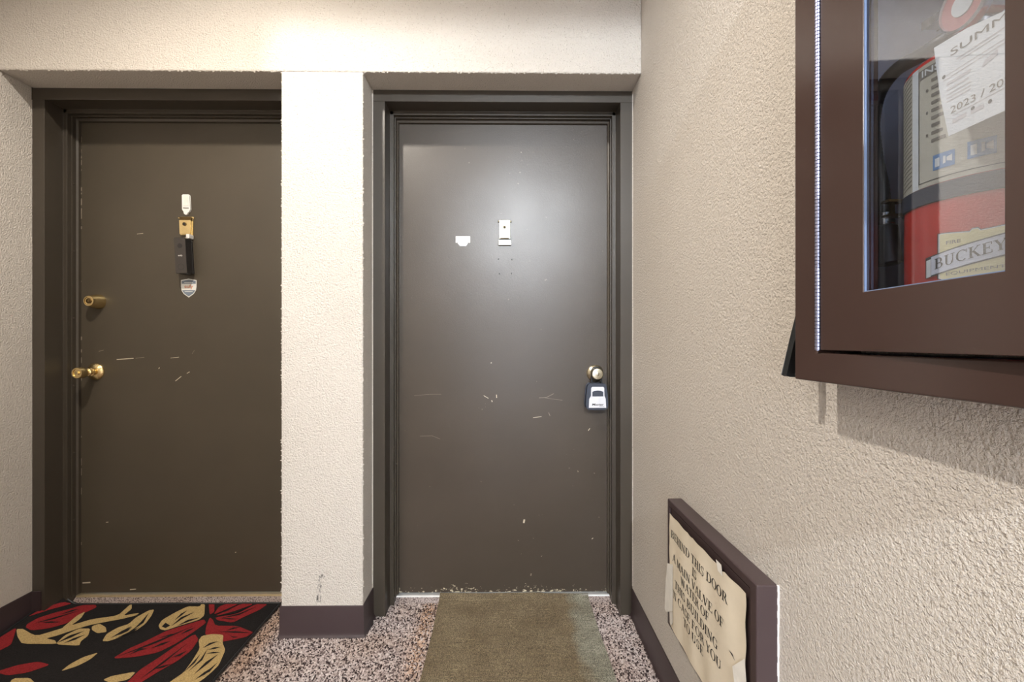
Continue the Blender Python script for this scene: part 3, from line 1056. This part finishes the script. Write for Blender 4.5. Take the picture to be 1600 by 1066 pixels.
lb = empty('key_lockbox', (.3735, 1.886, .813))
tag(lb, 'navy and silver key lockbox hanging from the knob of the right door', 'lockbox')
body = [(-.030, .914), (-.036, .905), (-.040, .870), (-.0425, .830), (-.040, .818), (-.033, .813), (.033, .813), (.040, .818), (.0425, .830), (.040, .870), (.036, .905), (.030, .914)]
body = [(a + .3715, b) for a, b in body]
MB().prism(body, XZ, 1.878, 1.921).build('lockbox_body', 'navy', lb, bevel=.004, seg=3)
fc = [(.3475, .9000), (.351, .9035), (.396, .9035), (.3995, .9000), (.4005, .867), (.4055, .855), (.4075, .8190), (.3375, .8190), (.3395, .855), (.3465, .867)]
MB().prism(fc, XZ, 1.8745, 1.880).build('lockbox_faceplate', 'silver', lb, bevel=.001)
wn = [(.3515, .866), (.3515, .8835), (.359, .8875), (.3735, .8890), (.388, .8875), (.3955, .8835), (.3955, .866)]
MB().prism(wn, XZ, 1.8730, 1.8750).build('lockbox_shutter', 'navy', lb, bevel=.0006)
mm = MB()
v, f = text_mesh('Master', 1.0, .02)
xs = [q[0] for q in v]
mx = max(xs)
mm.add([(.349 + (q[0] + .22 * q[1]) / (mx + .1) * .050, 1.8741, .8275 + q[1] * .0125) for q in v], f)
mm.build('lettering', 'ink', lb)
text_on(MB(), 'LOCK', lambda a, b: (a, 1.8741, b), .381, .399, .8225, .8258).build('lettering', 'ink', lb)
pts = []
for k in range(0, 25):
    a = math.pi * k / 24
    pts.append((.3735 + .0200 * math.cos(a), 1.902, .963 + .0200 * math.sin(a)))
pts = [(.3935, 1.902, .908)] + pts + [(.3535, 1.902, .908)]
MB().tube(pts, .0042, 10).build('lockbox_shackle', 'rubber', lb, smooth=True)

# ------------------------------------------------------------------ fire extinguisher cabinet on the right wall
CX = .4352                        # front of the cabinet trim
CY0, CY1, CZ0, CZ1 = .2600, .6850, 1.0365, 1.8800      # trim outline (near, far, bottom, top)
DY0, DY1, DZ0, DZ1 = .3140, .6270, 1.0815, 1.8360      # door
GY0, GY1, GZ0, GZ1 = .3815, .5458, 1.1532, 1.7600      # window
cabn = empty('extinguisher_cabinet', (XR, (CY0 + CY1) / 2, CZ0))
tag(cabn, 'dark maroon metal fire extinguisher cabinet with clear window on the textured wall', 'cabinet')


def ringbox(m, xa, xb, o, i):
    """rectangular ring between outlines o and i = (y0, y1, z0, z1), from xa to xb"""
    m.box(xa, xb, o[0], o[1], o[2], i[2]).box(xa, xb, o[0], o[1], i[3], o[3])
    m.box(xa, xb, i[1], o[1], i[2], i[3]).box(xa, xb, o[0], i[0], i[2], i[3])
    return m


def frame_mesh(xa, xb, o, i):
    """the same ring as one closed mesh with mitred corners"""
    def q(x, r):
        return [(x, r[1], r[2]), (x, r[0], r[2]), (x, r[0], r[3]), (x, r[1], r[3])]
    vs = q(xa, o) + q(xa, i) + q(xb, o) + q(xb, i)
    fs = []
    for k in range(4):
        l = (k + 1) % 4
        fs += [(k, l, 4 + l, 4 + k), (8 + k, 12 + k, 12 + l, 8 + l), (k, 8 + k, 8 + l, l), (4 + k, 4 + l, 12 + l, 12 + k)]
    return MB().add(vs, fs)


frame_mesh(CX, XR, (CY0, CY1, CZ0, CZ1), (DY0 - .004, DY1 + .009, DZ0 - .004, DZ1 + .004)).build('trim_frame', 'cab', cabn, bevel=.0025, seg=3)
AJAR = math.tan(math.radians(3.0))    # the door stands a little ajar, hinged on its far edge


def ajar(m):
    m.v = [(x - AJAR * (DY1 - y), y, z) for x, y, z in m.v]
    return m


ajar(frame_mesh(CX - .0008, CX + .018, (DY0, DY1, DZ0, DZ1), (GY0, GY1, GZ0, GZ1))).build('cabinet_door', 'cab', cabn, bevel=.0008)
m = MB()
BX = .655
m.box(BX, BX + .003, HY0 + .001, HY1 - .001, HZ0 + .001, HZ1 - .001)
m.box(CX + .024, BX, HY1 - .004, HY1 - .001, HZ0 + .001, HZ1 - .001).box(CX + .024, BX, HY0 + .001, HY0 + .004, HZ0 + .001, HZ1 - .001)
m.box(CX + .024, BX, HY0 + .004, HY1 - .004, HZ0 + .001, HZ0 + .004).box(CX + .024, BX, HY0 + .004, HY1 - .004, HZ1 - .004, HZ1 - .001)
m.build('cabinet_tub', 'cab_in', cabn)
ajar(MB().box(CX + .0030, CX + .0055, GY0, GY1, GZ0, GZ1)).build('window_pane', 'pane', cabn)
m = MB()
m.box(CX + .0004, CX + .0030, GY1 - .0013, GY1 - .0001, GZ0, GZ1).box(CX + .0004, CX + .0030, GY0, GY1 - .0013, GZ0 + .0001, GZ0 + .0010)
ajar(m).build('pane_edge', 'edge', cabn)
m = MB()
z = DZ0
while z < DZ1:
    m.lathe([(.0030, 0), (.0038, .0004), (.0038, .0042), (.0030, .0046)], (CX - .0010, DY1 + .0050, z), (0, 0, 1), 10)
    z += .0050
m.build('piano_hinge', 'hinge', cabn, smooth=True)
MB().tube([(CX - .001, DY1 + .005, DZ0 - .001), (CX - .001, DY1 + .005, DZ1)], .0026, 8).build('hinge_pin', 'hinge', cabn)
ajar(MB().box(CX - .014, CX - .0008, DY0 + .022, DY0 + .034, 1.33, 1.42)).build('door_pull', 'cab', cabn, bevel=.003)

# black ridged wedge on the wall just past the cabinet
wd = empty('ridged_wedge', (XR, .7175, 1.036))
tag(wd, 'black ridged plastic wedge on the wall behind the cabinet corner', 'bracket')
prf = [(XR, 1.036), (.4440, 1.0385), (.4400, 1.0405), (.4550, 1.104), (.4950, 1.262), (XR, 1.266)]
MB().prism(prf, lambda a, b, q: (a, q, b), .7110, .7245).build('wedge_body', 'rubber', wd, bevel=.001)
for k in range(4):
    f = .2 + .2 * k
    p = [(XR - (XR - a) * (1 - f * .9) if a < XR else XR, b) for a, b in prf]
    MB().prism([(XR - (XR - .4400) * (1.0 - f), 1.0405), (XR - (XR - .4400) * (1.0 - f) + .004, 1.0405), (XR - (XR - .4550) * (1.0 - f) + .004, 1.104), (XR - (XR - .4950) * (1.0 - f) + .001, 1.262)],
               lambda a, b, q: (a, q, b), .7085, .7112).build('ridge', 'plastic_d', wd)

# ------------------------------------------------------------------ extinguisher
EX, EY, ER = .535, .495, .075
ext = empty('fire_extinguisher', (EX, EY, HZ0 + .004))
tag(ext, 'red fire extinguisher with black hose standing inside the wall cabinet', 'extinguisher')
ZB = HZ0 + .0045
MB().lathe([(.060, 0), (.070, .006), (ER, .014), (ER, 1.4005 - ZB), (.0735, 1.4030 - ZB), (.069, 1.4055 - ZB), (.055, 1.4100 - ZB), (.035, 1.4140 - ZB), (.018, 1.4160 - ZB)], (EX, EY, ZB), (0, 0, 1), 64).build('tank', 'red', ext, smooth=True)


def cyl(phi, z, r):
    a = math.radians(phi)
    return (EX - r * math.cos(a), EY - r * math.sin(a), z)


def wrap(m, p0, p1, lo, hi, r, n=None):
    """patch on the tank between angles p0..p1; lo / hi are heights or functions of the angle"""
    n = n or max(2, int(abs(p1 - p0) / 2.5) + 1)
    g = lambda h, p: h(p) if callable(h) else h
    vs = []
    for k in range(n + 1):
        p = p0 + (p1 - p0) * k / n
        vs += [cyl(p, g(lo, p), r), cyl(p, g(hi, p), r)]
    return m.add(vs, [(2 * k, 2 * k + 2, 2 * k + 3, 2 * k + 1) for k in range(n)])


lab = wrap(MB(), -70, 110, 1.263, 1.398, ER + .0004).build('instruction_label', 'label', ext, smooth=True)
wrap(MB(), -14.2, -7, 1.263, 1.398, ER + .0007).build('label_stripe', 'label_w', lab)
m = MB()
wrap(m, -6.6, -6.1, 1.2685, 1.3935, ER + .0008)
wrap(m, -6.6, 95, 1.2680, 1.2687, ER + .0008)
m.build('label_border', 'ink', lab)
wrap(MB(), -6.4, 95, 1.3835, 1.3935, ER + .0009).build('label_header', 'ink_b', lab)
text_on(MB(), 'INSTRUCTIONS', lambda a, b: cyl(a, b, ER + .0012), -3, 72, 1.3850, 1.3922, .015).build('lettering', 'label_w', lab)
m = MB()
for k in range(9):
    zz = 1.3745 - k * .0082
    wrap(m, 5, 11.5 + 2 * ((k * 7) % 3), zz, zz + .0036, ER + .0009, 4)
    if k % 3 == 1:
        wrap(m, 0.5, 2.2, zz, zz + .003, ER + .0009, 2)
m.build('label_text_block', 'ink_b', lab)
m = MB()
for k in range(26):
    zz = 1.267 + k * .005
    vs = []
    for p in (-32, -27, -21, -15):
        d = (p + 32) * .00028
        vs += [cyl(p, zz + d, ER + .0008), cyl(p, zz + d + .0011, ER + .0008)]
    m.add(vs, [(0, 2, 3, 1), (2, 4, 5, 3), (4, 6, 7, 5)])
m.build('label_fine_print', 'ink_b', lab)
for a, b, z0, z1 in ((6.3, 21.4, 1.2775, 1.2938), (28.7, 44.4, 1.2790, 1.2965), (51, 66, 1.280, 1.297)):
    pc = wrap(MB(), a, b, z0, z1, ER + .0009).build('pictogram', 'blue', lab)
    m = MB()
    w = b - a
    wrap(m, a + w * .12, a + w * .34, z0 + .0030, lambda p: z1 - .0045 + (p - a) * .0001, ER + .0013)
    wrap(m, a + w * .50, a + w * .62, lambda p: z0 + .004 + .0004 * (p - a - w * .5), lambda p: z1 - .004 - .0003 * (p - a - w * .5), ER + .0013)
    wrap(m, a + w * .66, a + w * .90, lambda p: z0 + .0065 - .0005 * (p - a - w * .66), lambda p: z1 - .006 + .0004 * (p - a - w * .66), ER + .0013)
    m.build('pictogram_figure', 'label_w', pc)
strp = MB().lathe([(ER + .0004, 0), (ER + .0022, .0005), (ER + .0022, .0185), (ER + .0004, .019)], (EX, EY, 1.2435), (0, 0, 1), 64).build('strap', 'navy', ext, smooth=True)
cl = cyl(-32, 1.253, ER + .004)
m = MB()
for dz in (-.010, .007):
    m.box(cl[0] - .014, cl[0] + .006, cl[1] + .000, cl[1] + .011, 1.253 + dz, 1.253 + dz + .003)
m.box(cl[0] - .008, cl[0] - .004, cl[1] + .003, cl[1] + .006, 1.243, 1.263)
m.build('strap_clip', 'brass_d', strp)

# maker's shield badge with a banner across it
sh0, sh1 = 11.0, 55.0
mid = (sh0 + sh1) / 2


def bt(p):
    u = abs(p - mid) / (mid - sh0)
    return 1.2045 + .0045 * (u ** 2) * (1.6 - u) + (.0025 if u < .08 else 0)


def bb(p):
    u = abs(p - mid) / (mid - sh0)
    return 1.1515 + .013 * max(0, u - .15) ** 1.6


bdg = wrap(MB(), sh0 - 1.6, sh1 + 1.6, lambda p: bb(min(max(p, sh0), sh1)) - .0016, lambda p: bt(min(max(p, sh0), sh1)) + .0016, ER + .0005, 30).build('badge', 'ink', ext, smooth=True)
wrap(MB(), sh0 - .6, sh1 + .6, lambda p: bb(min(max(p, sh0), sh1)) - .0008, lambda p: bt(min(max(p, sh0), sh1)) + .0008, ER + .0008, 30).build('badge_rim', 'label_w', bdg, smooth=True)
wrap(MB(), sh0 + .6, sh1 - .6, bb, bt, ER + .0011, 30).build('badge_field', 'badge', bdg, smooth=True)
slope = .00032
bl = lambda p: 1.1650 + slope * (p - 6)
bh = lambda p: 1.1848 + slope * (p - 6)
wrap(MB(), .6, 66, lambda p: bl(p) - .0014, lambda p: bh(p) + .0014, ER + .0014, 34).build('banner_outline', 'ink', bdg, smooth=True)
wrap(MB(), 5.5, 61.5, bl, bh, ER + .0017, 30).build('banner', 'silver', bdg, smooth=True)
wrap(MB(), 1.6, 5.3, lambda p: bl(p) - .0010, lambda p: bh(p) - .002, ER + .0018).build('banner_tail', 'label_w', bdg)
serif_text(MB(), 'BUCKEYE', lambda a, b: cyl(a, b + slope * (a - 6), ER + .0021), 8, 56, 1.1700, 1.1810).build('lettering', 'ink', bdg)
text_on(MB(), 'FIRE', lambda a, b: cyl(a, b, ER + .0015), 16, 25, 1.1955, 1.1990, .01).build('lettering', 'ink_b', bdg)
text_on(MB(), 'EQUIPMENT', lambda a, b: cyl(a, b + slope * .3 * (a - 16), ER + .0015), 16, 49, 1.1622, 1.1658, 0).build('lettering', 'ink_b', bdg)

# valve head, lever, gauge
MB().lathe([(.019, 0), (.019, .010), (.015, .012), (.015, .062), (.017, .064), (.017, .074), (.008, .076)], (EX, EY, 1.415), (0, 0, 1), 24).build('valve_head', 'steel', ext, smooth=True)
MB().prism([(.515, 1.4560), (.470, 1.4540), (.452, 1.447), (.452, 1.4530), (.470, 1.4605), (.515, 1.4640)], lambda a, b, q: (q, a + .010, b), EX - .052, EX - .034).build('squeeze_lever', 'steel', ext, bevel=.001)
MB().prism([(.530, 1.482), (.44, 1.500), (.40, 1.515), (.40, 1.519), (.44, 1.505), (.530, 1.490)], lambda a, b, q: (q, a, b), EX - .012, EX + .012).build('carry_handle', 'steel', ext, bevel=.001)
gc = (.482, .4680, 1.4445)
gau = MB().lathe([(.010, -.030), (.010, -.002), (.0250, 0), (.0265, .004), (.0265, .009), (.0240, .011), (.0232, .0085)], gc, (-1, 0, 0), 36).build('pressure_gauge', 'steel', ext, smooth=True)
MB().lathe([(.0232, .0075), (.0232, .0086)], gc, (-1, 0, 0), 36).build('gauge_face', 'gauge', gau)
MB().lathe([(.0120, .0080), (.0115, .0096), (.006, .0104)], gc, (-1, 0, 0), 24).build('gauge_dial', 'label_w', gau, smooth=True)

# hose
hp = [(.500, .478, 1.4480), (.486, .490, 1.4300), (.478, .5167, 1.4240), (.475, .5500, 1.4250), (.474, .5740, 1.4110), (.474, .5850, 1.3796), (.475, .5830, 1.3367), (.476, .5745, 1.2922), (.476, .5705, 1.2541), (.476, .5700, 1.2400)]


def smooth_path(p, n=6):
    p = [np.array(q) for q in p]
    p = [2 * p[0] - p[1]] + p + [2 * p[-1] - p[-2]]
    out = []
    for i in range(1, len(p) - 2):
        for k in range(n):
            u = k / n
            out.append(.5 * (2 * p[i] + (p[i + 1] - p[i - 1]) * u + (2 * p[i - 1] - 5 * p[i] + 4 * p[i + 1] - p[i + 2]) * u * u + (3 * p[i] - p[i - 1] - 3 * p[i + 1] + p[i + 2]) * u ** 3))
    out.append(p[-2])
    return out


hpath = smooth_path(hp, 16)
hose = MB().tube(hpath, [.0078 + .0005 * (k % 2) for k in range(len(hpath))], 14).build('hose', 'rubber', ext, smooth=True)
noz = MB().lathe([(.0095, 0), (.0130, .004), (.0135, .040), (.0138, .050), (.0105, .051)], (.476, .5690, 1.2400), (0, -.12, -1), 24).build('nozzle', 'rubber', ext, smooth=True)
MB().lathe([(.0112, 0), (.0112, .0150), (.0100, .0155)], (.476, .5700, 1.2540), (0, -.05, -1), 24).build('ferrule', 'steel', noz, smooth=True)

# inspection tag hanging in front of the tank
tg = empty('inspection_tag', (.449, .430, 1.3005))
tag(tg, 'white paper inspection tag hanging from the neck of the fire extinguisher', 'tag')
TP = [(.4722, 1.4012), (.4706, 1.388), (.4688, 1.373), (.4660, 1.352), (.4630, 1.335), (.4564, 1.3015), (.385, 1.3010), (.386, 1.3905), (.4050, 1.3912), (.438, 1.3985)]


def tp(a, b, lift=0):
    return (.4470, a, b)


m = MB()
MBn = 10
n = len(TP)
vs = [tp(a, b) for a, b in TP] + [(x + .0006, y, z) for x, y, z in (tp(a, b) for a, b in TP)]
c0 = len(vs)
vs += [tp(.43, 1.348), (tp(.43, 1.348)[0] + .0006, .43, 1.348)]
fs = [(i, (i + 1) % n, c0) for i in range(n)] + [(n + (i + 1) % n, n + i, c0 + 1) for i in range(n)] + [(i, n + i, n + (i + 1) % n, (i + 1) % n) for i in range(n)]
m.add(vs, fs).build('tag_card', 'paper_w', tg)


def tl(a, b):
    return (.4466, .4640 - a, b + a * .03)


text_on(MB(), 'SUMMIT', tl, .010, .080, 1.3805, 1.3875, 0).build('lettering', 'ink_b', tg)
text_on(MB(), '2023 / 2024', tl, .010, .072, 1.3225, 1.3295, 0).build('lettering', 'ink_b', tg)
m = MB()
for a0, a1, z, hh in ((.016, .060, 1.3735, .0012), (.020, .055, 1.3705, .0008), (.002, .062, 1.3635, .0007), (.002, .066, 1.3600, .0007), (.006, .030, 1.3530, .003), (.006, .028, 1.3475, .002), (.006, .030, 1.3430, .0012), (.006, .030, 1.3395, .0012), (.006, .030, 1.336, .0012),
                      (.012, .060, 1.3195, .0008), (.012, .026, 1.3120, .004), (.030, .042, 1.3115, .004)):
    m.add([tl(a0, z), tl(a1, z), tl(a1, z + hh), tl(a0, z + hh)], [(0, 1, 2, 3)])
m.build('faint_print', 'ink_f', tg)
for cx, cz in ((.032, 1.3165), (.0475, 1.3145), (.003, 1.3640)):
    MB().add([tl(cx + .0019 * math.cos(k * .785), cz + .0019 * math.sin(k * .785)) for k in range(8)], [tuple(range(8))]).build('punch_mark', 'ink', tg)
m = MB().add([tl(.040, 1.350), tl(.054, 1.3535), tl(.054, 1.359), tl(.043, 1.3555)], [(0, 1, 2, 3)])
m.build('print_patch', 'ink_f', tg)

# ------------------------------------------------------------------ valve access panel low on the right wall
VX = .4592
VY0, VY1, VZ0, VZ1 = .8335, 1.3000, .2860, .6435
vp = empty('valve_access_panel', (XR, (VY0 + VY1) / 2, VZ0))
tag(vp, 'maroon metal access panel low on the textured wall holding a paper notice', 'panel')
frame_mesh(VX, XR, (VY0, VY1, VZ0, VZ1), (VY0 + .024, VY1 - .016, VZ0 + .020, VZ1 - .018)).build('panel_frame', 'valve', vp, bevel=.0030, seg=3)
MB().box(VX + .004, VX + .007, VY0 + .028, VY1 - .019, VZ0 + .023, VZ1 - .021).build('panel_door', 'valve', vp, bevel=.001)
MB().box(VX + .010, XR, VY0 + .020, VY1 - .012, VZ0 + .016, VZ1 - .014).build('panel_liner', 'ink', vp)
m = MB()
for k in range(30):
    z0 = VZ0 + (VZ1 - VZ0) * k / 30
    m.box(XR - .0018 - .0012 * rnd.random(), XR + .001, VY0 - .0012 - .0014 * rnd.random(), VY0 + .001, z0, z0 + .0122)
m.build('caulk_bead', 'caulk', vp)

nt_ = empty('paper_notice', (VX - .004, 1.07, .2975))
tag(nt_, 'yellowed paper notice about a main water valve taped to the low access panel', 'notice')
PY0, PY1, PZ0, PZ1 = .8680, 1.2760, .2975, .6095
PXC = VX + .0010


def pp(y, z, lift=0):
    """paper surface: bulges off the panel in the middle, corners held"""
    u = (y - PY0) / (PY1 - PY0)
    w = (z - PZ0) / (PZ1 - PZ0)
    return (PXC - .0045 * max(0.0, math.sin(math.pi * u)) ** .7 * (.6 + .4 * math.sin(math.pi * w)) - .0012 * math.sin(u * 23) * math.sin(w * 5 + 1) - .003 - lift, y, z)


nx, ny = 40, 28
vs = []
for j in range(ny + 1):
    for i in range(nx + 1):
        y = PY0 + (PY1 - PY0) * i / nx
        z = PZ0 + (PZ1 - PZ0) * j / ny
        if j == ny:
            z += .0012 * math.sin(i * .8) - (.005 if 8 < i < 11 else 0) - (.003 if 24 < i < 27 else 0)
        if i == nx:
            y += .0015 * math.sin(j * 1.1)
        if i == 0:
            y += .002 * math.sin(j * .9)
        vs.append(pp(y, z))
fs = [(j * (nx + 1) + i, j * (nx + 1) + i + 1, (j + 1) * (nx + 1) + i + 1, (j + 1) * (nx + 1) + i) for j in range(ny) for i in range(nx)]
MB().add(vs + [(x + .0005, y, z) for x, y, z in vs], fs + [tuple(reversed([q + len(vs) for q in f])) for f in fs]).build('paper_sheet', 'paper', nt_, smooth=True)
for s, ya, yb, zc in (('BEHIND THIS DOOR', 1.2610, .9340, .5600), ('IS', 1.1130, 1.0830, .5300), ('A MAIN VALVE OF', 1.2500, .9460, .5000), ('WATER OF', 1.1830, 1.0160, .4705),
                      ('THIS BUILDING', 1.2310, .9760, .4365), ('IN CASE FOR YOU', 1.2530, .9600, .4030), ('TO USE', 1.1690, 1.0470, .3730)):
    serif_text(MB(), s, lambda a, b: pp(a, b, .0009), ya, yb, zc - .0105, zc + .0105).build('lettering', 'ink', nt_)
MB().add([pp(.928, .461, .001), pp(.912, .457, .001), pp(.9045, .4545, .001), pp(.914, .4625, .001)], [(0, 1, 2, 3)]).build('pen_mark', 'ink', nt_)


def tape(pts):
    vs = [pp(y, z, .0015) for y, z in pts]
    MB().add(vs, [tuple(range(len(vs)))]).build('tape_strip', 'tape', nt_)


tape([(1.2450, .480), (1.2900, .462), (1.3060, .400), (1.3130, .3190), (1.3030, .315), (1.2440, .352)])
tape([(1.2440, .350), (1.2780, .333), (1.2740, .304), (1.2600, .303), (1.2430, .322)])
tape([(.8690, .484), (.9130, .4380), (.9000, .395), (.8640, .385), (.8620, .440)])
tape([(.985, .6195), (.960, .6195), (.953, .598), (.975, .600)])
